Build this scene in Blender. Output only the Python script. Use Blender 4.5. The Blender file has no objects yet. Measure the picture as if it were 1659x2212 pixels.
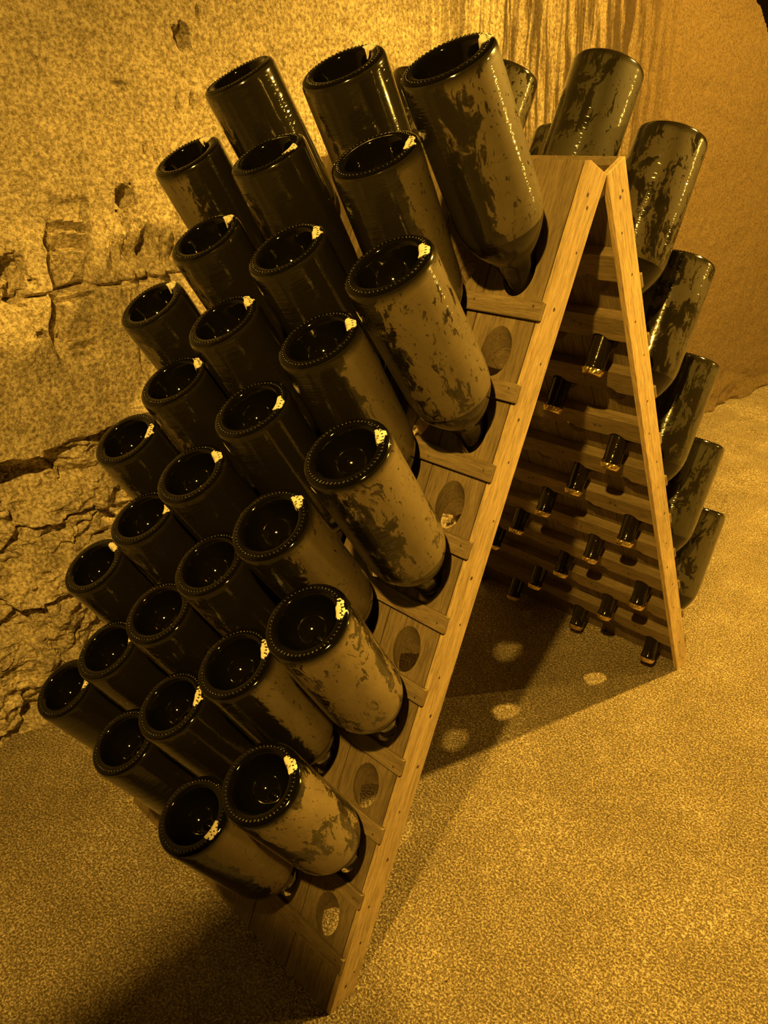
import bpy, bmesh, math, random
from mathutils import Matrix, Vector, noise

# ---------------------------------------------------------------- camera, world, lights, exposure
scene = bpy.context.scene
COL = scene.collection
S = 0.738                                   # metres per survey unit (all shapes are surveyed in units, then scaled)
CAM_POS = Vector((0.734411, -1.255544, 1.539918)) * S
R = Matrix(((0.706033, 0.707444, -0.032248), (-0.303016, 0.342942, 0.889141), (0.640077, -0.617991, 0.456495)))
cam_data = bpy.data.cameras.new('camera')
cam = bpy.data.objects.new('camera', cam_data)
COL.objects.link(cam)
cam.matrix_world = Matrix.Translation(CAM_POS) @ R.transposed().to_4x4()
cam_data.sensor_fit = 'HORIZONTAL'
cam_data.sensor_width = 36.0
cam_data.lens = 1670.193 / 1659 * 36.0
cam_data.clip_start = 0.02
scene.camera = cam

world = bpy.data.worlds.new('cellar_dark')
scene.world = world
world.use_nodes = True
world.node_tree.nodes['Background'].inputs[0].default_value = (1.0, 0.5, 0.08, 1)
world.node_tree.nodes['Background'].inputs[1].default_value = 0.004

AMBER = (1.0, 0.545, 0.070)
LAMPS = [((0.70, -1.80, 2.76), 165.0, 0.034),     # before the near end of the rack, with an added shadow tray below
         ((0.80, 1.85, 2.76), 345.0, 0.034),     # over the far side of the rack
         ((3.40, 4.30, 1.95), 190.0, 0.014)]     # farther along, to the right

vs = scene.view_settings
scene.display_settings.display_device = 'sRGB'
vs.view_transform = 'Standard'
vs.look = 'None'
vs.exposure = 0.20
vs.gamma = 1.0
vs.use_curve_mapping = False

# ---------------------------------------------------------------- survey of the rack
AL = 0.439385                               # lean of each leaf from the vertical
HM = 1.439671                               # height where the two leaves meet
T = 0.059027                                # depth of a leaf
SA, P = 0.265538, 0.14                      # first batten, row pitch
Q, X1 = 0.125335, 0.072955                  # column pitch, first column
W = 2 * X1 + 5 * Q
SW = 0.0115                                 # thickness of a side board
T1 = 0.030                                  # thickness of the planks
ca, sa = math.cos(AL), math.sin(AL)
ROWS, COLS = range(1, 11), range(1, 7)


def leaf_matrix(side):
    """side -1: the leaf facing the camera, +1: the far leaf. Local axes: along the row, outward, down the slope; origin at the outer top edge."""
    ex = Vector((1, 0, 0)) if side < 0 else Vector((-1, 0, 0))
    en = Vector((0, side * ca, sa))
    es = Vector((0, side * sa, -ca))
    m = Matrix((ex, en, es)).transposed().to_4x4()
    m.translation = Vector((0, side * ca * T, HM + sa * T)) * S
    return m


def s_floor(n):
    return (HM + sa * (T + n)) / ca


# ---------------------------------------------------------------- helpers
def link(ob, parent=None):
    COL.objects.link(ob)
    if parent is not None:
        ob.parent = parent
    return ob


def finish(name, bm, mat, parent=None, smooth=False, matrix=None):
    bmesh.ops.recalc_face_normals(bm, faces=bm.faces[:])
    me = bpy.data.meshes.new(name)
    for v in bm.verts:
        v.co *= S
    bm.to_mesh(me)
    bm.free()
    me.materials.append(mat)
    if smooth:
        for pl in me.polygons:
            pl.use_smooth = True
    ob = bpy.data.objects.new(name, me)
    link(ob, parent)
    if matrix is not None:
        ob.matrix_local = matrix
    return ob


def empty(name, loc):
    ob = bpy.data.objects.new(name, None)
    ob.empty_display_size = 0.05
    link(ob)
    ob.location = loc
    return ob


def tag(ob, label, category, group=None):
    ob['label'] = label
    ob['category'] = category
    if group:
        ob['group'] = group


def box(bm, x0, x1, y0, y1, z0, z1, bev=0.0, zend=None):
    """A box; zend(y) may give the lower end as a slanted cut. Edges get a small chamfer."""
    vs_ = []
    for x in (x0, x1):
        for y in (y0, y1):
            for z in (z0, z1):
                zz = z if (zend is None or z == z0) else zend(y)
                vs_.append(bm.verts.new((x, y, zz)))
    f = [(0, 1, 3, 2), (4, 6, 7, 5), (0, 4, 5, 1), (2, 3, 7, 6), (0, 2, 6, 4), (1, 5, 7, 3)]
    fs = [bm.faces.new([vs_[i] for i in q]) for q in f]
    if bev:
        es = list({e for q in fs for e in q.edges})
        bmesh.ops.bevel(bm, geom=es, offset=bev, segments=1, affect='EDGES')


# ---------------------------------------------------------------- materials
class NT:
    def __init__(self, name):
        self.m = bpy.data.materials.new(name)
        self.m.use_nodes = True
        self.t = self.m.node_tree
        self.b = self.t.nodes['Principled BSDF']
        self.tc = self.t.nodes.new('ShaderNodeTexCoord')

    def n(self, kind, **kw):
        nd = self.t.nodes.new(kind)
        for k, v in kw.items():
            setattr(nd, k, v)
        return nd

    def l(self, a, b):
        self.t.links.new(a, b)

    def obj(self, scale=(1, 1, 1), rnd=0.0):
        mp = self.n('ShaderNodeMapping')
        mp.inputs['Scale'].default_value = scale
        src = self.tc.outputs['Object']
        if rnd:
            oi = self.n('ShaderNodeObjectInfo')
            mu = self.n('ShaderNodeMath', operation='MULTIPLY')
            mu.inputs[1].default_value = rnd
            self.l(oi.outputs['Random'], mu.inputs[0])
            ad = self.n('ShaderNodeVectorMath', operation='ADD')
            self.l(src, ad.inputs[0])
            self.l(mu.outputs[0], ad.inputs[1])
            src = ad.outputs[0]
        self.l(src, mp.inputs['Vector'])
        return mp.outputs['Vector']

    def noise(self, vec, scale, detail=4, rough=0.6, dist=0.0):
        nd = self.n('ShaderNodeTexNoise')
        nd.inputs['Scale'].default_value = scale
        nd.inputs['Detail'].default_value = detail
        nd.inputs['Roughness'].default_value = rough
        nd.inputs['Distortion'].default_value = dist
        self.l(vec, nd.inputs['Vector'])
        return nd.outputs['Fac']

    def voro(self, vec, scale, feature='F1', out='Distance'):
        nd = self.n('ShaderNodeTexVoronoi', feature=feature)
        nd.inputs['Scale'].default_value = scale
        self.l(vec, nd.inputs['Vector'])
        return nd.outputs[out]

    def ramp(self, fac, stops, interp='LINEAR'):
        nd = self.n('ShaderNodeValToRGB')
        nd.color_ramp.interpolation = interp
        e = nd.color_ramp.elements
        while len(e) < len(stops):
            e.new(0.5)
        for i, (p_, c) in enumerate(stops):
            e[i].position = p_
            e[i].color = (*c, 1) if isinstance(c, tuple) else (c, c, c, 1)
        self.l(fac, nd.inputs[0])
        return nd.outputs[0]

    def mix(self, fac, a, b, mode='MIX'):
        nd = self.n('ShaderNodeMix', data_type='RGBA', blend_type=mode)
        for sock, v in ((nd.inputs[0], fac), (nd.inputs[6], a), (nd.inputs[7], b)):
            if isinstance(v, (int, float)):
                sock.default_value = v if sock is nd.inputs[0] or sock.type == 'VALUE' else (v, v, v, 1)
            elif isinstance(v, tuple):
                sock.default_value = (*v, 1)
            else:
                self.l(v, sock)
        return nd.outputs[2]

    def math(self, op, a, b=0.0):
        nd = self.n('ShaderNodeMath', operation=op)
        for i, v in enumerate((a, b)):
            if isinstance(v, (int, float)):
                nd.inputs[i].default_value = v
            else:
                self.l(v, nd.inputs[i])
        return nd.outputs[0]

    def bump(self, h, strength, dist, normal=None):
        nd = self.n('ShaderNodeBump')
        nd.inputs['Strength'].default_value = strength
        nd.inputs['Distance'].default_value = dist
        self.l(h, nd.inputs['Height'])
        if normal is not None:
            self.l(normal, nd.inputs['Normal'])
        return nd.outputs[0]

    def base(self, col=None, rough=None, normal=None, spec=0.5):
        for v, s in ((col, 'Base Color'), (rough, 'Roughness'), (normal, 'Normal')):
            if v is None:
                continue
            if isinstance(v, tuple):
                self.b.inputs[s].default_value = (*v, 1)
            elif isinstance(v, (int, float)):
                self.b.inputs[s].default_value = v
            else:
                self.l(v, self.b.inputs[s])
        self.b.inputs['Specular IOR Level'].default_value = spec
        return self.m


def wood(name, along, tone=1.0):
    k = NT(name)
    sc = [70, 70, 70]
    sc[along] = 4.5
    v = k.obj(tuple(sc), rnd=7.3)
    g = k.noise(v, 3.0, 5, 0.65, 0.6)
    sc2 = [22, 22, 22]
    sc2[along] = 3.0
    v2 = k.obj(tuple(sc2), rnd=3.1)
    g2 = k.noise(v2, 1.2, 3, 0.55, 1.2)
    fine = [560, 560, 560]
    fine[along] = 45
    g3 = k.noise(k.obj(tuple(fine), rnd=1.7), 1.0, 3, 0.7)
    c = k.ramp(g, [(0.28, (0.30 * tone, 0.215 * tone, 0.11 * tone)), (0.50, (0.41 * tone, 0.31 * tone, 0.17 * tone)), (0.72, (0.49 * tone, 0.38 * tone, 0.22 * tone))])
    c = k.mix(0.55, c, k.ramp(g2, [(0.3, 0.45), (0.65, 1.0)]), 'MULTIPLY')
    c = k.mix(0.60, c, k.ramp(g3, [(0.36, 0.38), (0.56, 1.05)]), 'MULTIPLY')
    oi = k.n('ShaderNodeObjectInfo')
    c = k.mix(1.0, c, k.ramp(oi.outputs['Random'], [(0.0, 0.8), (1.0, 1.1)]), 'MULTIPLY')
    h = k.math('ADD', k.math('MULTIPLY', g, 0.6), k.math('MULTIPLY', g3, 0.5))
    return k.base(c, 0.62, k.bump(h, 0.45, 0.0016), 0.35)


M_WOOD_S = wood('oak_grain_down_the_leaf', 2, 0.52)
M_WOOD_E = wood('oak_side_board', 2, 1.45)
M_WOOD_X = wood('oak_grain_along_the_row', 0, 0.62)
k = NT('rusty_nail')
M_NAIL = k.base((0.05, 0.03, 0.015), 0.7)


def lees_glass():
    """Dark green bottle glass with tan patches of dried yeast clinging to the inside of the body."""
    k = NT('bottle_glass_with_lees')
    v = k.obj((1, 1, 0.55), rnd=11.0)
    warp = k.n('ShaderNodeTexNoise')
    warp.inputs['Scale'].default_value = 22
    warp.inputs['Detail'].default_value = 4
    k.l(v, warp.inputs['Vector'])
    ad = k.n('ShaderNodeVectorMath', operation='MULTIPLY_ADD')
    k.l(warp.outputs['Color'], ad.inputs[0])
    ad.inputs[1].default_value = (0.07, 0.07, 0.07)
    k.l(v, ad.inputs[2])
    wv = ad.outputs[0]
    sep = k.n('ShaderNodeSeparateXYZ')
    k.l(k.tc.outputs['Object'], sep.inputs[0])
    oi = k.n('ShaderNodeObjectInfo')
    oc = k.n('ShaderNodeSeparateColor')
    k.l(oi.outputs['Color'], oc.inputs[0])   # red: how much lees; green: how narrow the band painted as the lit strip; blue: paleness that paints shade
    lit_band = k.math('MULTIPLY', k.math('MULTIPLY', sep.outputs['X'], 1.0 / (0.0725 * S)), oc.outputs[1])
    lit_band = k.math('SUBTRACT', lit_band, k.math('MULTIPLY', oc.outputs[1], 0.60))
    big = k.noise(wv, 17, 4, 0.6, 0.8)
    sp = k.noise(wv, 85, 6, 0.68, 0.6)
    runs = k.noise(k.obj((95, 95, 9), rnd=11.0), 1.0, 4, 0.6, 0.5)
    thr = k.math('ADD', k.math('ADD', k.math('MULTIPLY', big, 0.95), k.math('MULTIPLY', sp, 0.75)), k.math('MULTIPLY', runs, 0.30))
    thr = k.math('ADD', k.math('ADD', thr, lit_band), oc.outputs[0])
    patch = k.ramp(k.math('SUBTRACT', thr, 0.5), [(0.985, 0.0), (1.0, 1.0)])
    thin = k.ramp(k.math('SUBTRACT', thr, 0.5), [(0.90, 0.0), (0.985, 0.22)])
    fac = k.math('MAXIMUM', patch, thin)
    fleck = k.noise(wv, 190, 2, 0.5)
    fac = k.math('MULTIPLY', fac, k.ramp(fleck, [(0.30, 0.2), (0.36, 1.0)]))
    # the lees end at the shoulder and stay off the base rim
    z = sep.outputs['Z']
    up = k.math('LESS_THAN', z, 0.262 * S)
    lo = k.ramp(z, [(0.006 * S, 0.0), (0.02 * S, 1.0)])
    fac = k.math('MULTIPLY', k.math('MULTIPLY', fac, up), lo)
    tint = k.mix(k.noise(v, 40, 3), (0.115, 0.086, 0.044), (0.245, 0.19, 0.102))
    tint = k.mix(oc.outputs[2], (0.040, 0.034, 0.015), tint)
    c = k.mix(fac, k.mix(up, (0.012, 0.009, 0.004), k.mix(oc.outputs[2], (0.018, 0.015, 0.007), (0.005, 0.0045, 0.002))), tint)
    wob = k.noise(v, 45, 3, 0.6)
    k.base(c, k.mix(fac, 0.12, 0.6), k.bump(wob, 0.12, 0.002), 0.3)
    k.l(k.ramp(up, [(0.0, 0.22), (1.0, 0.70)]), k.b.inputs['Coat Weight'])
    k.b.inputs['Coat Roughness'].default_value = 0.09
    k.l(k.bump(k.noise(k.obj((22, 22, 120), rnd=5.0), 1.0, 3, 0.6), 0.50, 0.0032), k.b.inputs['Coat Normal'])
    return k.m


M_GLASS = lees_glass()
k = NT('black_green_glass')
M_PUNT = k.base((0.003, 0.0027, 0.0012), 0.05, k.bump(k.noise(k.obj(), 50, 2), 0.10, 0.002), 0.30)
k = NT('knurl_glass')
M_KNURL = k.base((0.003, 0.0026, 0.0011), 0.20, spec=1.0)
k = NT('crown_cap_gold')
k.b.inputs['Metallic'].default_value = 1.0
M_CAP = k.base((0.80, 0.62, 0.30), 0.28)
k = NT('lamp_enamel')
M_ENAMEL = k.base((0.10, 0.10, 0.09), 0.4)


def chalk():
    k = NT('carved_chalk_wall')
    v = k.obj()
    sp = k.noise(v, 135, 5, 0.75)
    bg = k.noise(v, 9, 5, 0.68)
    sep = k.n('ShaderNodeSeparateXYZ')
    k.l(k.tc.outputs['Object'], sep.inputs[0])
    y, z = sep.outputs['Y'], sep.outputs['Z']
    # lichen-like grey speckle on the upper wall, cleaner stone lower down
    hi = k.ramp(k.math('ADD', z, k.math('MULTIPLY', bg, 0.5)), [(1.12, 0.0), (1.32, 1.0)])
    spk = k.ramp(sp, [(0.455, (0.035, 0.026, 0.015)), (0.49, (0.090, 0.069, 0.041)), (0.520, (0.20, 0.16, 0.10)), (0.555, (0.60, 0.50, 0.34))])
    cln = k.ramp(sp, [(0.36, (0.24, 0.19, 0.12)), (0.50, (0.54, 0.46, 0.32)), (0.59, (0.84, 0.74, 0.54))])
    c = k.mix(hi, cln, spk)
    # fades to dark brown toward the upper near end
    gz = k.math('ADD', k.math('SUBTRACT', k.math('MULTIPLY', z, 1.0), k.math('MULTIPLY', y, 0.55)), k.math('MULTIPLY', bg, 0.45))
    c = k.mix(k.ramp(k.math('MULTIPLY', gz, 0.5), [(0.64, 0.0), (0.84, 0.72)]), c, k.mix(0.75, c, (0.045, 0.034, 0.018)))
    c = k.mix(0.5, c, k.ramp(bg, [(0.38, 0.42), (0.60, 1.0)]), 'MULTIPLY')
    # dark runs of damp in the far half of the upper wall
    st = k.noise(k.obj((6, 34, 2.6)), 1.0, 5, 0.65, 0.3)
    win = k.math('MULTIPLY', k.ramp(y, [(0.40, 0.0), (0.85, 1.0)]), k.ramp(y, [(0.0, 1.0), (0.9, 1.0), (1.0, 1.0)]))
    win = k.math('MULTIPLY', win, k.math('SUBTRACT', 1.0, k.ramp(k.math('MULTIPLY', y, 0.5), [(0.70, 0.0), (0.86, 1.0)])))
    win = k.math('MULTIPLY', win, k.ramp(z, [(0.75, 0.0), (1.05, 1.0)]))
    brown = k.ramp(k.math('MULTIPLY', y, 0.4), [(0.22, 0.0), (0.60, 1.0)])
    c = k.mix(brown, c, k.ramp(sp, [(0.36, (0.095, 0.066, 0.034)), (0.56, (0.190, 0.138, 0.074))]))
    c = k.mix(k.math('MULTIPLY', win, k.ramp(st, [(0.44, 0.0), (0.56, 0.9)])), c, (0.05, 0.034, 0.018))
    h = k.math('ADD', k.math('MULTIPLY', sp, 0.5), k.math('MULTIPLY', k.noise(v, 28, 5, 0.65), 0.9))
    nrm = k.bump(h, 0.75, 0.014)
    return k.base(c, 0.92, nrm, 0.15)


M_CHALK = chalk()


def gravel():
    k = NT('worn_pebble_concrete')
    v = k.obj()
    peb = k.voro(v, 190, 'SMOOTH_F1')
    gr = k.noise(v, 290, 4, 0.75)
    pat = k.noise(v, 5, 4, 0.6)
    mid = k.noise(v, 38, 4, 0.65)
    c = k.ramp(gr, [(0.40, (0.18, 0.135, 0.075)), (0.485, (0.33, 0.26, 0.155)), (0.54, (0.54, 0.445, 0.285)), (0.60, (0.98, 0.88, 0.64))])
    c = k.mix(0.7, c, k.ramp(pat, [(0.35, 0.68), (0.62, 1.0)]), 'MULTIPLY')
    c = k.mix(0.35, c, k.ramp(mid, [(0.35, 0.6), (0.6, 1.0)]), 'MULTIPLY')
    dots = k.noise(v, 130, 2, 0.5)
    c = k.mix(k.ramp(dots, [(0.24, 1.0), (0.28, 0.0)]), c, (0.07, 0.05, 0.03))
    pale = k.math('MULTIPLY', k.ramp(dots, [(0.60, 0.0), (0.66, 1.0)]), k.ramp(pat, [(0.5, 0.0), (0.62, 1.0)]))
    c = k.mix(pale, c, (0.85, 0.80, 0.66))
    h = k.math('ADD', k.math('MULTIPLY', peb, -0.7), k.math('MULTIPLY', gr, 0.8))
    return k.base(c, 0.85, k.bump(h, 1.0, 0.007), 0.25)


M_FLOOR = gravel()

# ---------------------------------------------------------------- the setting


def fbm(x, y, z, o=4):
    return noise.fractal(Vector((x, y, z)), 1.0, 2.1, o, noise_basis='PERLIN_ORIGINAL')


def sm(a, b, x):
    t = min(1.0, max(0.0, (x - a) / (b - a)))
    return t * t * (3 - 2 * t)


PITS = [(-0.24, 1.375, 0.022, 0.05), (-0.02, 1.73, 0.018, 0.04), (-0.55, 1.235, 0.03, 0.05), (-0.56, 1.18, 0.022, 0.035),
        (-0.515, 1.07, 0.014, 0.02), (-0.21, 1.62, 0.012, 0.012)]
SLASH = [(-0.062, 1.583, 0.030), (-0.02, 1.590, 0.034), (-0.17, 1.483, 0.022), (-0.145, 1.465, 0.026), (0.03, 1.78, 0.03)]
STEPS = [1.40, 1.335, 1.305, 1.262, 1.165, 1.145, 1.05, 1.025, 0.98]
STEPD = [0.004, 0.010, 0.012, 0.016, 0.007, 0.010, 0.005, 0.005]


def wall_x(y):
    return -1.262 + 0.073 * (y + 0.9) + 0.05 * sm(2.4, 4.2, y)


def wall_relief(y, z):
    """How far the chalk stands out of (or is cut into) the wall plane at height z and distance y along it."""
    d = 0.010 * fbm(y * 3.0, z * 3.0, 1.7, 3) + 0.0035 * fbm(y * 16, z * 16, 5.0, 3)
    # long upright pick marks in the far, upper half
    far = sm(0.7, 1.5, y)
    d += far * (0.006 * fbm(y * 26, z * 4.5, 9.0, 3)) * (1 - 0.5 * sm(2.3, 2.8, y))
    led = 0.795 + 0.075 * (y + 0.5) + 0.018 * fbm(y * 6, 0.0, 3.0, 3)
    near = 1 - sm(1.2, 2.2, y)
    below = sm(led + 0.004, led - 0.012, z) * near if z < led + 0.01 else 0.0
    if below > 0:
        t = led - z
        slot = math.exp(-(t / 0.07) ** 2) * (0.35 + 0.65 * sm(-0.1, 0.35, fbm(y * 4.3 + 0.7, 4.0, 2.0, 2) + 0.1))
        rough = 0.060 * fbm(y * 4.2, z * 6.0, 2.2, 2) - 0.030 * abs(fbm(y * 9, z * 14, 7.1, 3)) + 0.014 * fbm(y * 26, z * 36, 3.3, 4)
        blk = noise.cell(Vector((y * 7.0 + 0.4 * fbm(y * 4, z * 4, 0.3, 2), z * 9.0 + 0.5 * fbm(y * 4, z * 4, 8.3, 2), 0.5)))
        fv = Vector((y * 6.5, z * 8.5, 0.5)) + 0.35 * Vector((fbm(y * 9, z * 9, 1.1, 2), fbm(y * 9, z * 9, 7.7, 2), 0))
        dist, pts = noise.voronoi(fv)
        cen = pts[0]
        tx, tz, th = noise.noise(cen * 3.7), noise.noise(cen * 3.7 + Vector((9, 3, 1))), noise.noise(cen * 5.1 + Vector((2, 8, 4)))
        fct = 0.030 * th + 0.090 * (tx * (fv.x - cen.x) + tz * (fv.y - cen.y)) - 0.007 * math.exp(-((dist[1] - dist[0]) / 0.07) ** 2)
        rough = rough + 1.15 * fct
        cav = math.exp(-(((y + 0.60) / 0.08) ** 2 + ((z - 0.70) / 0.055) ** 2)) * 0.06
        d += below * (-0.075 * slot + rough + 0.008 * blk + 0.035 * sm(0.15, 0.5, t) - cav)
    # a cut channel with step marks left by the pick
    yc = -0.405 + 0.11 * (1.19 - z) * -1.0
    if 0.98 < z < 1.40 and abs(y - yc) < 0.12:
        ins = sm(0.052, 0.040, abs(y - yc)) * sm(0.985, 1.01, z) * sm(1.395, 1.37, z)
        st, si = 0.0, 0
        zz = z + 0.010 * fbm(y * 14, z * 3, 2.6, 2) + 0.12 * (y - yc)
        for i in range(len(STEPS) - 1):
            if STEPS[i + 1] <= zz < STEPS[i]:
                st, si = (STEPS[i] - zz) / (STEPS[i] - STEPS[i + 1]), i
        d -= ins * (0.008 + 0.008 * fbm(y * 9, z * 5, 1.3, 3) + 3.2 * STEPD[si] * st)
        edge = math.exp(-((y - yc + 0.052 + 0.022 * fbm(z * 9, 0, 4.0, 3)) / (0.006 + 0.011 * sm(1.2, 1.06, z) * sm(0.99, 1.06, z))) ** 2) * sm(0.985, 1.05, z) * sm(1.36, 1.28, z)
        d -= 0.055 * edge
    # broken hollow right of it
    if -0.42 < y < 0.05 and 1.05 < z < 1.40:
        q = math.exp(-(((y + 0.215) / 0.085) ** 2 + ((z - 1.235) / 0.085) ** 2))
        d += q * (-0.030 + 0.085 * fbm(y * 20, z * 9, 6.0, 4))
    # a long level crack and two upright ones
    lv = math.exp(-((z - 1.172 - 0.012 * fbm(y * 7, 0, 2.0, 3)) / 0.0055) ** 2) * sm(-0.75, -0.6, y) * sm(0.02, -0.1, y)
    up1 = math.exp(-((y + 0.268 - 0.008 * fbm(z * 7, 0, 5.0, 3)) / 0.005) ** 2) * sm(0.86, 0.95, z) * sm(1.18, 1.1, z)
    d -= 0.022 * lv + 0.012 * up1
    for (py, pz, r, dep) in PITS:
        if abs(y - py) < 3 * r and abs(z - pz) < 3 * r:
            rr = ((y - py) ** 2 + ((z - pz) * 0.8) ** 2) / (r * r) * (1 + 0.8 * fbm(y * 60, z * 60, 1, 2))
            d -= dep * math.exp(-max(0.0, rr) ** 2)
    for (py, pz, l) in SLASH:
        if abs(y - py) < 0.03 and abs(z - pz) < l:
            d -= 0.012 * math.exp(-((y - py - 0.15 * (z - pz)) / 0.0042) ** 2) * sm(l, l * 0.2, abs(z - pz))
    # rubble skirt where the wall meets the floor farther back
    d += 0.04 * sm(0.30, 0.0, z) * sm(1.6, 2.6, y) * (0.5 + fbm(y * 5, z * 7, 3.0, 3))
    d += 0.03 * sm(0.06, 0.0, z) * (0.5 + fbm(y * 9, z * 9, 6.0, 3))
    # the wall turns away into a dark side gallery
    ye = 2.84 + 0.88 * (1.95 - z) + 0.05 * fbm(z * 4, 2.0, 1.0, 2)
    if y > ye:
        d -= 1.3 * (y - ye) + 0.4 * sm(0.0, 0.3, y - ye)
    return d


def frange(a, b, s):
    n = max(1, round((b - a) / s))
    return [a + (b - a) * i / n for i in range(n)]


ys = frange(-6.0, -1.05, 0.06) + frange(-1.05, 0.45, 0.0048) + frange(0.45, 2.0, 0.009) + frange(2.0, 3.4, 0.014) + frange(3.4, 6.6, 0.06) + [6.6]
zs = frange(-0.02, 1.92, 0.0050) + frange(1.92, 6.05, 0.06) + [6.05]
vv = []
for y in ys:
    wx = wall_x(y)
    for z in zs:
        vv.append(((wx + wall_relief(y, z)) * S, y * S, z * S))
nz = len(zs)
ff = [(i * nz + j, i * nz + j + 1, (i + 1) * nz + j + 1, (i + 1) * nz + j) for i in range(len(ys) - 1) for j in range(nz - 1)]
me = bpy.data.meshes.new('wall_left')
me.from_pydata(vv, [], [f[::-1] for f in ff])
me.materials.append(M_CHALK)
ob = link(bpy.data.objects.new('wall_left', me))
ob['kind'] = 'structure'

# floor, gently worn
vv, ff = [], []
fx, fy = frange(-1.9, 1.6, 0.05) + frange(1.6, 6.0, 0.2) + [6.0], frange(-6.0, -2.0, 0.2) + frange(-2.0, 4.5, 0.05) + frange(4.5, 7.0, 0.2) + [7.0]
for y in fy:
    for x in fx:
        flat = sm(1.1, 2.2, math.hypot(x + 0.35, y))
        vv.append((x * S, y * S, (-0.0005 + 0.010 * flat * fbm(x * 1.5, y * 1.5, 0.5, 2)) * S))
nx = len(fx)
ff = [(j * nx + i, j * nx + i + 1, (j + 1) * nx + i + 1, (j + 1) * nx + i) for j in range(len(fy) - 1) for i in range(nx - 1)]
me = bpy.data.meshes.new('floor')
me.from_pydata(vv, [], ff)
me.materials.append(M_FLOOR)
for pl in me.polygons:
    pl.use_smooth = True
ob = link(bpy.data.objects.new('floor', me))
ob['kind'] = 'structure'

k = NT('sooty_vault')
M_VAULT = k.base((0.045, 0.036, 0.025), 0.95)  # dark colour chosen so the unseen vault and walls bounce little light
for nm, b in (('ceiling', (-2.0, 6.1, -6.1, 7.1, 6.0, 6.2)), ('wall_right', (5.9, 6.1, -6.1, 7.1, -0.05, 6.1)),
              ('wall_front', (-2.0, 6.1, -6.1, -5.9, -0.05, 6.1)), ('wall_back', (-3.5, 6.1, 6.9, 7.1, -0.05, 6.1))):
    bm = bmesh.new()
    box(bm, *b)
    o = finish(nm, bm, M_VAULT)
    o['kind'] = 'structure'

# ---------------------------------------------------------------- the lamps (real ones, hung from the ceiling outside the frame)
LAMP_LABELS = ['small amber cellar lamp with drip tray hung above the near end',
               'small amber cellar lamp hung over the far side of the rack',
               'small amber cellar lamp hung farther down the cellar, outside the picture']
k = NT('lamp_glow')
k.b.inputs['Emission Color'].default_value = (*AMBER, 1)
k.b.inputs['Emission Strength'].default_value = 160.0
M_GLOW = k.base((0.8, 0.5, 0.1), 0.5)


def lathe(bm, prof, seg=24, cap=True):
    rings = []
    for (r, z) in prof:
        if r < 1e-6:
            rings.append([bm.verts.new((0, 0, z))])
        else:
            rings.append([bm.verts.new((r * math.cos(2 * math.pi * i / seg), r * math.sin(2 * math.pi * i / seg), z)) for i in range(seg)])
    for a, b in zip(rings, rings[1:]):
        for i in range(seg):
            j = (i + 1) % seg
            if len(a) == 1 and len(b) > 1:
                bm.faces.new((a[0], b[j], b[i]))
            elif len(b) == 1 and len(a) > 1:
                bm.faces.new((a[i], a[j], b[0]))
            elif len(a) > 1:
                bm.faces.new((a[i], a[j], b[j], b[i]))
    return rings


for i, (pos, power, rad) in enumerate(LAMPS):
    e = empty('cellar_lamp', Vector(pos) * S)
    tag(e, LAMP_LABELS[i], 'lamp')
    bm = bmesh.new()
    lathe(bm, [(0, 0.028), (0.018, 0.022), (0.026, 0.0 + 0.034), (0.02, 0.05), (0, 0.052)])
    finish('bulb', bm, M_GLOW, e, True)
    bm = bmesh.new()
    lathe(bm, [(0.0, 0.052), (0.03, 0.052), (0.03, 0.10), (0.006, 0.11), (0.006, 6.0 - pos[2]), (0, 6.0 - pos[2])])
    finish('socket', bm, M_ENAMEL, e)
    if i == 0:                               # added unseen tray on two rods, there to shadow the floor
        bm = bmesh.new()
        box(bm, -0.316, 0.42, -0.50, 0.339, -0.806, -0.800, 0.001)
        finish('drip_tray', bm, M_ENAMEL, e)
        for ry in (-0.45, 0.30):
            bm = bmesh.new()
            box(bm, 0.39, 0.396, ry - 0.003, ry + 0.003, -0.800, 6.0 - pos[2])
            finish('tray_rod', bm, M_ENAMEL, e)
    if i < 2:                                # enamel shade that keeps the light off the vault
        bm = bmesh.new()
        lathe(bm, [(0.032, 0.075), (0.060, 0.070), (0.165, -0.048), (0.167, -0.050), (0.062, 0.073), (0.032, 0.079)], 40)
        finish('shade', bm, M_ENAMEL, e, True)
    ld = bpy.data.lights.new('lamp_light', 'POINT')
    ld.color = AMBER
    ld.energy = power
    ld.shadow_soft_size = rad * S
    lo = bpy.data.objects.new('lamp_light', ld)
    link(lo, e)

# ---------------------------------------------------------------- the rack
rack = empty('riddling_rack', (0, 0, 0))
tag(rack, 'wooden A-frame riddling rack of two drilled leaves standing on the cellar floor', 'wine rack')
rng = random.Random(5)
BORE_W, BORE_H = 0.0310, 0.0440             # half axes of a slanted bore
BORE_C = -0.0790                            # its centre above the batten's lower edge, at the outer face


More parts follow.
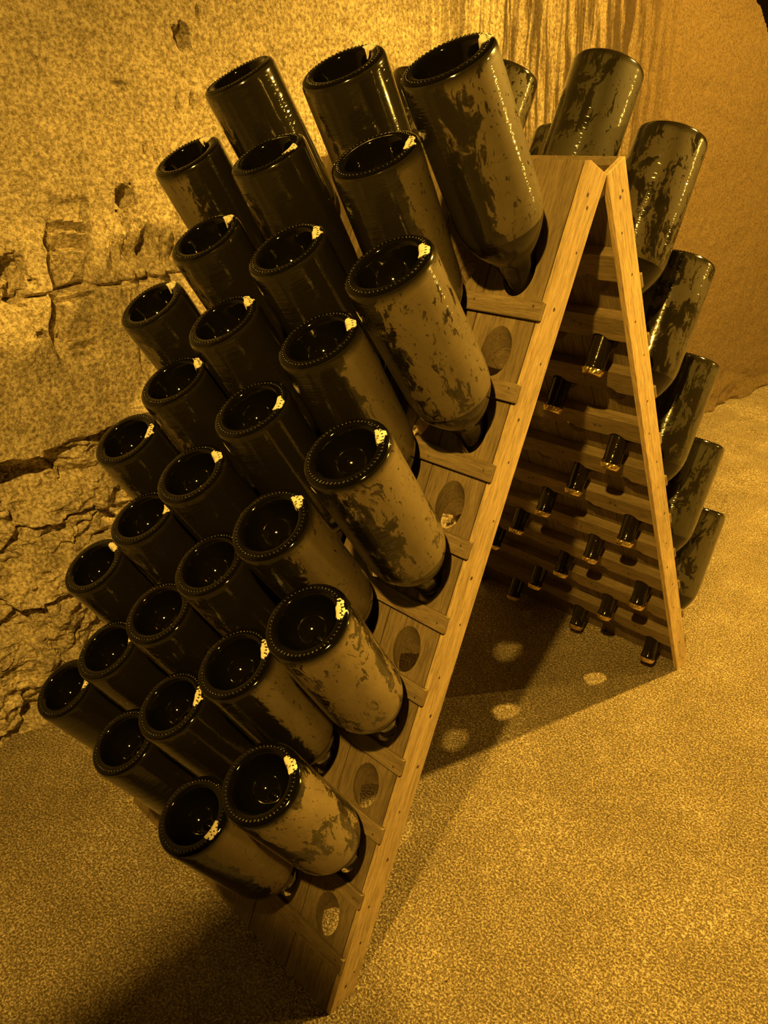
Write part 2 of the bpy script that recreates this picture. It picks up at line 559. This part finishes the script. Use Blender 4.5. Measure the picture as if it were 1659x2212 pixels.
def plank_bmesh(x0, x1, hx, zend):
    """A plank of a leaf with ten bores drilled at 45 degrees; x along the row, y outward, z down the slope."""
    bm = bmesh.new()
    N = 36
    bounds = [0.0]
    for kx in range(1, 10):
        bounds.append(SA + P * (kx - 1) + 0.012)
    bounds.append(SA + P * 9 + 0.012)
    lo = bounds[-1]
    for kx in range(10):
        za, zb = bounds[kx], bounds[kx + 1]
        loops = {}
        for nm, y in (('f', 0.0), ('b', -T1)):
            cz = SA + P * kx + BORE_C - y      # the bore runs down as it goes in
            rect, ell = [], []
            for i in range(N):
                a = 2 * math.pi * i / N
                dx, dz = math.cos(a), math.sin(a)
                ell.append(bm.verts.new((hx + BORE_W * dx, y, cz + BORE_H * dz)))
                t = 1e9
                if dx > 1e-9: t = min(t, (x1 - hx) / dx)
                if dx < -1e-9: t = min(t, (x0 - hx) / dx)
                if dz > 1e-9: t = min(t, (zb - cz) / dz)
                if dz < -1e-9: t = min(t, (za - cz) / dz)
                rect.append([hx + t * dx, cz + t * dz])
            # pull the nearest samples onto the corners
            for cx in (x0, x1):
                for c2 in (za, zb):
                    j = min(range(N), key=lambda q: (rect[q][0] - cx) ** 2 + (rect[q][1] - c2) ** 2)
                    rect[j] = [cx, c2]
            rect = [bm.verts.new((r[0], y, r[1])) for r in rect]
            for i in range(N):
                j = (i + 1) % N
                bm.faces.new((rect[i], rect[j], ell[j], ell[i]))
            loops[nm] = ell
        for i in range(N):
            j = (i + 1) % N
            bm.faces.new((loops['f'][i], loops['f'][j], loops['b'][j], loops['b'][i]))
    # edges and the foot below the last row
    zf, zb_ = zend(0.0), zend(-T1)
    for x in (x0, x1):
        bm.faces.new([bm.verts.new(c) for c in ((x, 0, 0), (x, 0, zf), (x, -T1, zb_), (x, -T1, 0))])
    for y, ze in ((0.0, zf), (-T1, zb_)):
        bm.faces.new([bm.verts.new(c) for c in ((x0, y, lo), (x1, y, lo), (x1, y, ze), (x0, y, ze))])
    bm.faces.new([bm.verts.new(c) for c in ((x0, 0, 0), (x1, 0, 0), (x1, -T1, 0), (x0, -T1, 0))])
    bm.faces.new([bm.verts.new(c) for c in ((x0, 0, zf), (x1, 0, zf), (x1, -T1, zb_), (x0, -T1, zb_))])
    bmesh.ops.remove_doubles(bm, verts=bm.verts[:], dist=1e-5)
    return bm


def slat_bmesh(x0, x1, z0, z1, y0, y1, holes):
    """A slat behind the planks; its lower edge is scalloped by the slanted bores."""
    bm = bmesh.new()

    def low(x, y):
        zz = z1
        for hx in holes:
            dx = (x - hx) / BORE_W
            if abs(dx) < 1:
                cz = z_ref + BORE_C - y
                top = cz - BORE_H * math.sqrt(1 - dx * dx)
                zz = min(zz, max(top, z0 + 0.006))
        return zz
    z_ref = z1 + 0.054
    xs = {x0, x1}
    for hx in holes:
        for i in range(-8, 9):
            xs.add(hx + BORE_W * 0.999 * i / 8)
    xs = sorted(x for x in xs if x0 <= x <= x1)
    rows = []
    for x in xs:
        rows.append([bm.verts.new((x, y0, z0)), bm.verts.new((x, y1, z0)), bm.verts.new((x, y1, low(x, y1))), bm.verts.new((x, y0, low(x, y0)))])
    for a, b in zip(rows, rows[1:]):
        for i in range(4):
            j = (i + 1) % 4
            bm.faces.new((a[i], b[i], b[j], a[j]))
    bm.faces.new(rows[0])
    bm.faces.new(rows[-1])
    return bm


def nail_heads(bm, pts, axis, r=0.0032):
    """Sunk nail heads as thin discs; axis 0 faces along the row, 1 outward."""
    for (x, y, z) in pts:
        ring = []
        rr = r * rng.uniform(0.7, 1.2)
        for i in range(8):
            a = 2 * math.pi * i / 8
            u, v = rr * math.cos(a), rr * 1.25 * math.sin(a)
            ring.append((x, y + u, z + v) if axis == 0 else (x + u, y, z + v))
        vs_ = [bm.verts.new(c) for c in ring]
        off = (0.0012 if axis == 0 else 0, 0.0012 if axis == 1 else 0)
        bm.faces.new(vs_)


for side in (-1, 1):
    m = leaf_matrix(side)
    sx = 1 if side < 0 else -1               # the far leaf's local row axis runs the other way

    def X(a, b):                             # row coordinates (0 at the open end, negative away) into the leaf's own
        return (a * sx, b * sx) if a * sx < b * sx else (b * sx, a * sx)
    # side boards
    for (a, b) in ((-SW, 0.0), (-W, -W + SW)):
        bm = bmesh.new()
        x0, x1 = X(a, b)
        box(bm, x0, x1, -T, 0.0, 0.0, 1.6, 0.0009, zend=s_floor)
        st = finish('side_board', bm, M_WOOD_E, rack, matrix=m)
        if a > -0.1:
            bm = bmesh.new()
            xx = 0.0003 * sx
            pts = []
            for i, z in enumerate([0.045, 0.06] + [0.13 + 0.0965 * q for q in range(15)] + [1.545, 1.57]):
                pts.append((xx, -T * (0.35 + 0.4 * ((i * 7) % 5) / 5), z + rng.uniform(-0.012, 0.012)))
            nail_heads(bm, pts, 0, 0.0026)
            finish('nail_heads', bm, M_NAIL, st)['kind'] = 'stuff'
    # six planks, one column of bores each
    for c in COLS:
        hx = -(X1 + (c - 1) * Q)
        a, b = hx - Q / 2, hx + Q / 2
        if c == 1: b = -SW
        if c == 6: a = -W + SW
        g = 0.0010
        x0, x1 = X(a + g, b - g)
        dn = rng.uniform(-0.0008, 0.0008)
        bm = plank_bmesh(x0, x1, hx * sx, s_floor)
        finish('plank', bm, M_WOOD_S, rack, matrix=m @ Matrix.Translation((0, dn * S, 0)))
    for kx in ROWS:
        zb = SA + P * (kx - 1)
        # batten on the outside below the row
        bm = bmesh.new()
        x0, x1 = X(-W, -0.0005)
        box(bm, x0, x1, 0.0009, 0.0100, zb - 0.032, zb, 0.0012)
        bt = finish('batten', bm, M_WOOD_X, rack, matrix=m @ Matrix.Rotation(rng.uniform(-0.0015, 0.0015), 4, 'Y'))
        bm = bmesh.new()
        nail_heads(bm, [(sx * -(0.018 + 0.125 * q), 0.0103, zb - 0.016 + rng.uniform(-0.007, 0.007)) for q in range(7)], 1, 0.0021)
        finish('nail_heads', bm, M_NAIL, bt)['kind'] = 'stuff'
        # scalloped slat on the inside above the row
        x0, x1 = X(-W + SW + 0.0005, -SW - 0.0005)
        hs = [sx * -(X1 + (c - 1) * Q) for c in COLS]
        bm = slat_bmesh(x0, x1, zb - 0.108, zb - 0.054, -T + 0.001, -T1 - 0.0012, hs)
        sl = finish('slat', bm, M_WOOD_X, rack, matrix=m)
        bm = bmesh.new()
        pts = []
        for c in COLS:
            for o in (-0.052, -0.038):
                pts.append((sx * (-(X1 + (c - 1) * Q) + o), -T + 0.0006, zb - 0.082 + rng.uniform(-0.006, 0.006)))
        nail_heads(bm, pts, 1, 0.0030)
        finish('nail_heads', bm, M_NAIL, sl)['kind'] = 'stuff'

# ---------------------------------------------------------------- the bottles
BL = 0.4888
SEG = 40
OUTER = [(0.0695, 0.0030), (0.0710, 0.0050), (0.0720, 0.0082), (0.0725, 0.0130), (0.0725, 0.13), (0.0725, 0.225), (0.0720, 0.242), (0.0704, 0.256), (0.0670, 0.270),
         (0.0610, 0.285), (0.0540, 0.299), (0.0470, 0.3105), (0.0392, 0.321), (0.0335, 0.332), (0.0290, 0.346), (0.0254, 0.359), (0.0240, 0.380), (0.0231, 0.402), (0.0223, 0.425),
         (0.0212, 0.455), (0.0206, 0.472), (0.0216, 0.474), (0.0218, 0.480), (0.0208, 0.483), (0.0195, 0.4875), (0.0, 0.4875)]
PUNT = [(0.0695, 0.0030), (0.0675, 0.0015), (0.0645, 0.0006), (0.0610, 0.0001), (0.0570, -0.0001), (0.0535, 0.0003), (0.0510, 0.0016), (0.0492, 0.0045), (0.0475, 0.0100), (0.0445, 0.0200), (0.0395, 0.0320),
        (0.0310, 0.0435), (0.0210, 0.0505), (0.0130, 0.0535), (0.0090, 0.0540), (0.0062, 0.0512), (0.0035, 0.0496), (0.0, 0.0490)]


def bottle_meshes():
    out = {}
    bm = bmesh.new()
    lathe(bm, OUTER, SEG)
    out['body'] = (bm, M_GLASS, True)
    bm = bmesh.new()
    lathe(bm, PUNT, SEG)
    out['base'] = (bm, M_PUNT, True)
    bm = bmesh.new()                         # ring of small grip knobs on the base
    n = 56
    for i in range(n):
        a = 2 * math.pi * i / n
        cx, cy = 0.0610 * math.cos(a), 0.0610 * math.sin(a)
        mt = Matrix.Translation((cx, cy, -0.0002)) @ Matrix.Rotation(a, 4, 'Z') @ Matrix.Diagonal((0.0029, 0.0021, 0.0013, 1))
        bmesh.ops.create_icosphere(bm, subdivisions=2, radius=1.0, matrix=mt)
    out['knurling'] = (bm, M_KNURL, True)
    bm = bmesh.new()                         # crown cap with its fluted skirt
    fl = 42
    prof = [(0.0222, 0.4815), (0.0218, 0.4855), (0.0208, 0.4915), (0.0188, 0.4942), (0.0, 0.4946)]
    rings = []
    for q, (r, z) in enumerate(prof[:-1]):
        amp = 0.0011 if q == 0 else (0.0005 if q == 1 else 0.0)
        rings.append([bm.verts.new(((r + amp * (1 if i % 2 else -1)) * math.cos(2 * math.pi * i / fl), (r + amp * (1 if i % 2 else -1)) * math.sin(2 * math.pi * i / fl), z)) for i in range(fl)])
    tip = bm.verts.new((0, 0, prof[-1][1]))
    for a, b in zip(rings, rings[1:]):
        for i in range(fl):
            bm.faces.new((a[i], a[(i + 1) % fl], b[(i + 1) % fl], b[i]))
    for i in range(fl):
        bm.faces.new((rings[-1][i], rings[-1][(i + 1) % fl], tip))
    out['crown_cap'] = (bm, M_CAP, False)
    return out


def base_height(r):
    pts = sorted(PUNT)
    for (r0, z0), (r1, z1) in zip(pts, pts[1:]):
        if r0 <= r <= r1:
            return z0 + (z1 - z0) * (r - r0) / max(1e-6, r1 - r0)
    return pts[-1][1]


def paint_mesh(seed):
    """A brushed dab of pale paint lying on the rim of a base, centred on local +x, with ragged ends and bristle gaps."""
    bm = bmesh.new()
    nr, na = 26, 30
    tilt = 0.5 * math.sin(seed * 2.3)
    grid = [[None] * (na + 1) for _ in range(nr + 1)]
    keep = set()
    for i in range(nr):
        for j in range(na):
            u, w = (i + 0.5) / nr * 2 - 1, (j + 0.5) / na * 2 - 1
            n1 = noise.fractal(Vector((u * 1.4, w * 1.4, seed * 7.7)), 1.0, 2.0, 3)
            n2 = noise.fractal(Vector((u * 1.2 + w * tilt * 2, (w - u * tilt) * 5.5, seed * 3.1)), 1.0, 2.0, 3)
            if (u * 0.95) ** 2 + (w * 1.05 + tilt * u * 0.4) ** 2 + 0.75 * n1 < 0.62 and n2 < 0.30:
                keep.add((i, j))
    for (i, j) in sorted(keep):
        q = []
        for (a_, b_) in ((i, j), (i + 1, j), (i + 1, j + 1), (i, j + 1)):
            if grid[a_][b_] is None:
                r = 0.0462 + (0.0690 - 0.0462) * a_ / nr
                an = (b_ / na * 2 - 1) * 0.34
                grid[a_][b_] = bm.verts.new((r * math.cos(an), r * math.sin(an), base_height(r) - 0.0013))
            q.append(grid[a_][b_])
        bm.faces.new(q)
    ret = bmesh.ops.extrude_face_region(bm, geom=bm.faces[:])
    for v in [g for g in ret['geom'] if isinstance(g, bmesh.types.BMVert)]:
        v.co.z += 0.0011
    bmesh.ops.recalc_face_normals(bm, faces=bm.faces[:])
    for v in bm.verts:
        v.co *= S
    me = bpy.data.meshes.new('paint_mark')
    bm.to_mesh(me)
    bm.free()
    me.materials.append(M_PAINT)
    return me


k = NT('pale_paint')
M_PAINT = k.base((0.86, 0.80, 0.66), 0.55)
PAINT = [paint_mesh(i + 1) for i in range(6)]
# the riddler's dab: degrees up from the row direction, seen from below the bottle
MARKS = {(1, 3): 73, (1, 1): 50, (2, 6): 88, (2, 4): 11, (2, 2): 31, (3, 5): 72, (3, 3): 49, (3, 1): 35, (4, 6): 83, (4, 4): 69, (4, 2): 47, (5, 5): 70,
         (5, 3): 26, (5, 1): 50, (6, 6): 38, (6, 4): 62, (6, 2): 70, (7, 5): 44, (7, 1): 48, (8, 6): 80, (8, 2): 53, (9, 5): 57, (9, 3): 43, (9, 1): 61,
         (10, 6): 42, (10, 2): 3}
proto = {}
for nm, (bm, mt, smooth) in bottle_meshes().items():
    bmesh.ops.recalc_face_normals(bm, faces=bm.faces[:])
    if nm == 'base':
        bmesh.ops.reverse_faces(bm, faces=bm.faces[:]) if sum(f.normal.z for f in bm.faces) > 0 else None
    for v in bm.verts:
        v.co *= S
    me = bpy.data.meshes.new(nm)
    bm.to_mesh(me)
    bm.free()
    me.materials.append(mt)
    if smooth:
        for pl in me.polygons:
            pl.use_smooth = True
    proto[nm] = me

BS, BN, CS, CN = 0.287853, 0.291726, 0.001519, 0.102274
AX = math.atan2(BS + CS, BN + CN)
PIV = 0.35                                  # a bottle tips about its bore
# how far each base sits from its nominal place (along the row, and up/down across the bottle)
OFF = {(1, 1): (-0.0149, 0.002), (1, 3): (0.0093, -0.0083), (1, 5): (-0.0292, -0.0127), (2, 2): (0.005, -0.0149), (2, 4): (-0.0094, -0.0123),
       (2, 6): (-0.0023, -0.0022), (3, 1): (-0.0134, 0.0146), (3, 3): (-0.0038, 0.0096), (3, 5): (0.0053, 0.0079), (4, 2): (-0.0049, -0.0041),
       (4, 4): (-0.0058, 0.0066), (4, 6): (0.0043, 0.0105), (5, 1): (0.0033, 0.0106), (5, 3): (-0.0001, -0.0047), (5, 5): (0.0023, -0.0037),
       (6, 2): (0.0158, 0.0234), (6, 4): (0.0103, 0.0056), (6, 6): (0.0135, 0.0005), (7, 1): (0.0093, -0.0043), (7, 3): (-0.0044, -0.0017),
       (7, 5): (0.0004, -0.0102), (8, 2): (-0.0048, -0.0108), (8, 4): (0.0075, -0.0032), (8, 6): (0.0004, -0.0002), (9, 1): (0.006, -0.0041),
       (9, 3): (-0.0136, -0.0053), (9, 5): (-0.0072, -0.0051), (10, 2): (-0.0029, -0.0025), (10, 4): (-0.0056, -0.0073), (10, 6): (-0.001, 0.0009)}
ORD = ['', 'top', 'second', 'third', 'fourth', 'fifth', 'sixth', 'seventh', 'eighth', 'ninth', 'bottom']
PLACE = {0: 'nearest the open end', 1: 'in the middle', 2: 'nearest the rock wall'}


def LEES_SHADING(side, kx, c, rng):
    """Roll, amount, band and paleness of the lees: thick and pale low down at the open end, thin and brown farther in and higher up."""
    if side > 0:
        return rng.uniform(-0.6, 0.9), rng.uniform(0.44, 0.54), 0.10, rng.uniform(0.0, 0.18)
    if c == 1:
        return rng.uniform(-0.4, 0.2), rng.uniform(0.46, 0.55), 0.24, {1: 0.38, 3: 0.58, 5: 0.80, 7: 0.95, 9: 1.0}[kx]
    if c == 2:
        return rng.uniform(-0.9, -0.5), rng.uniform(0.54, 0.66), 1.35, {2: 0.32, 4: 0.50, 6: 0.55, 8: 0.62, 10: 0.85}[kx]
    return rng.uniform(2.0, 3.4), rng.uniform(0.46, 0.58), 0.35, 0.50


def place_bottle(side, kx, c, label, group):
    m = leaf_matrix(side)
    sx = 1 if side < 0 else -1
    dx, de = OFF.get((kx, c), (0, 0)) if side < 0 else (rng.uniform(-0.004, 0.004), rng.uniform(-0.004, 0.004))
    x = -(X1 + (c - 1) * Q)
    zb = SA + P * (kx - 1)
    base = Vector(((x + dx) * sx, BN + de * math.sin(AX), zb - BS + de * math.cos(AX)))
    cap = Vector(((x - dx * PIV) * sx, -CN - de * PIV * math.sin(AX), zb + CS - de * PIV * math.cos(AX)))
    wb, wc = m @ (base * S), m @ (cap * S)
    ax = (wc - wb).normalized()
    bx = (Vector((1, 0, 0)) - ax * ax.x).normalized()
    roll, amount, lit_band, tan = LEES_SHADING(side, kx, c, rng)    # bottle roll, lees amount, and the lit strip and shade painted through them
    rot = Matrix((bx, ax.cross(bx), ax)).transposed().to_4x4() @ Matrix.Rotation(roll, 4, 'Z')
    e = empty('bottle', wb)
    e.matrix_world = Matrix.Translation(wb) @ rot
    tag(e, label, 'bottle', group)
    for nm, me in proto.items():
        link(bpy.data.objects.new(nm, me), e).color = (amount, lit_band, tan, 1)
    if side < 0 and (kx, c) in MARKS:
        pm = link(bpy.data.objects.new('paint_mark', PAINT[(kx * 5 + c) % 6]), e)
        pm.rotation_euler.z = -math.radians(MARKS[(kx, c)]) - roll
        pm['label'] = 'pale paint dab on the rim of the bottle base'
    return e


for kx in ROWS:
    for i, c in enumerate((1, 3, 5) if kx % 2 else (2, 4, 6)):
        place_bottle(-1, kx, c, 'dusty dark bottle on the near leaf, %s row, %s' % (ORD[kx], PLACE[i]), 'bottles on the near leaf of the rack')
FAR = {1: (2, 4, 6), 2: (1, 3), 3: (2,), 4: (1,), 5: (2,), 6: (1, 3), 7: (2, 4), 8: (1, 3, 5), 9: (2, 4), 10: (1, 3, 5)}
NTH = {0: 'first', 1: 'second', 2: 'third'}
for kx, cs in FAR.items():
    for i, c in enumerate(cs):
        if kx == 1:
            lab = 'dark bottle rising above the rack top behind, %s from the open end' % NTH[i]
        elif c == 1:
            lab = 'dark bottle sticking out behind the far leaf at its open end, %s row' % ORD[kx]
        elif (kx, c) == (2, 3):
            lab = 'dark bottle peeping over the rack top, lower and behind the tallest far one'
        else:
            lab = 'far leaf bottle with capped neck under the rack, %s row, %s from open end' % (ORD[kx], NTH[i])
        place_bottle(1, kx, c, lab, 'bottles on the far leaf of the rack')
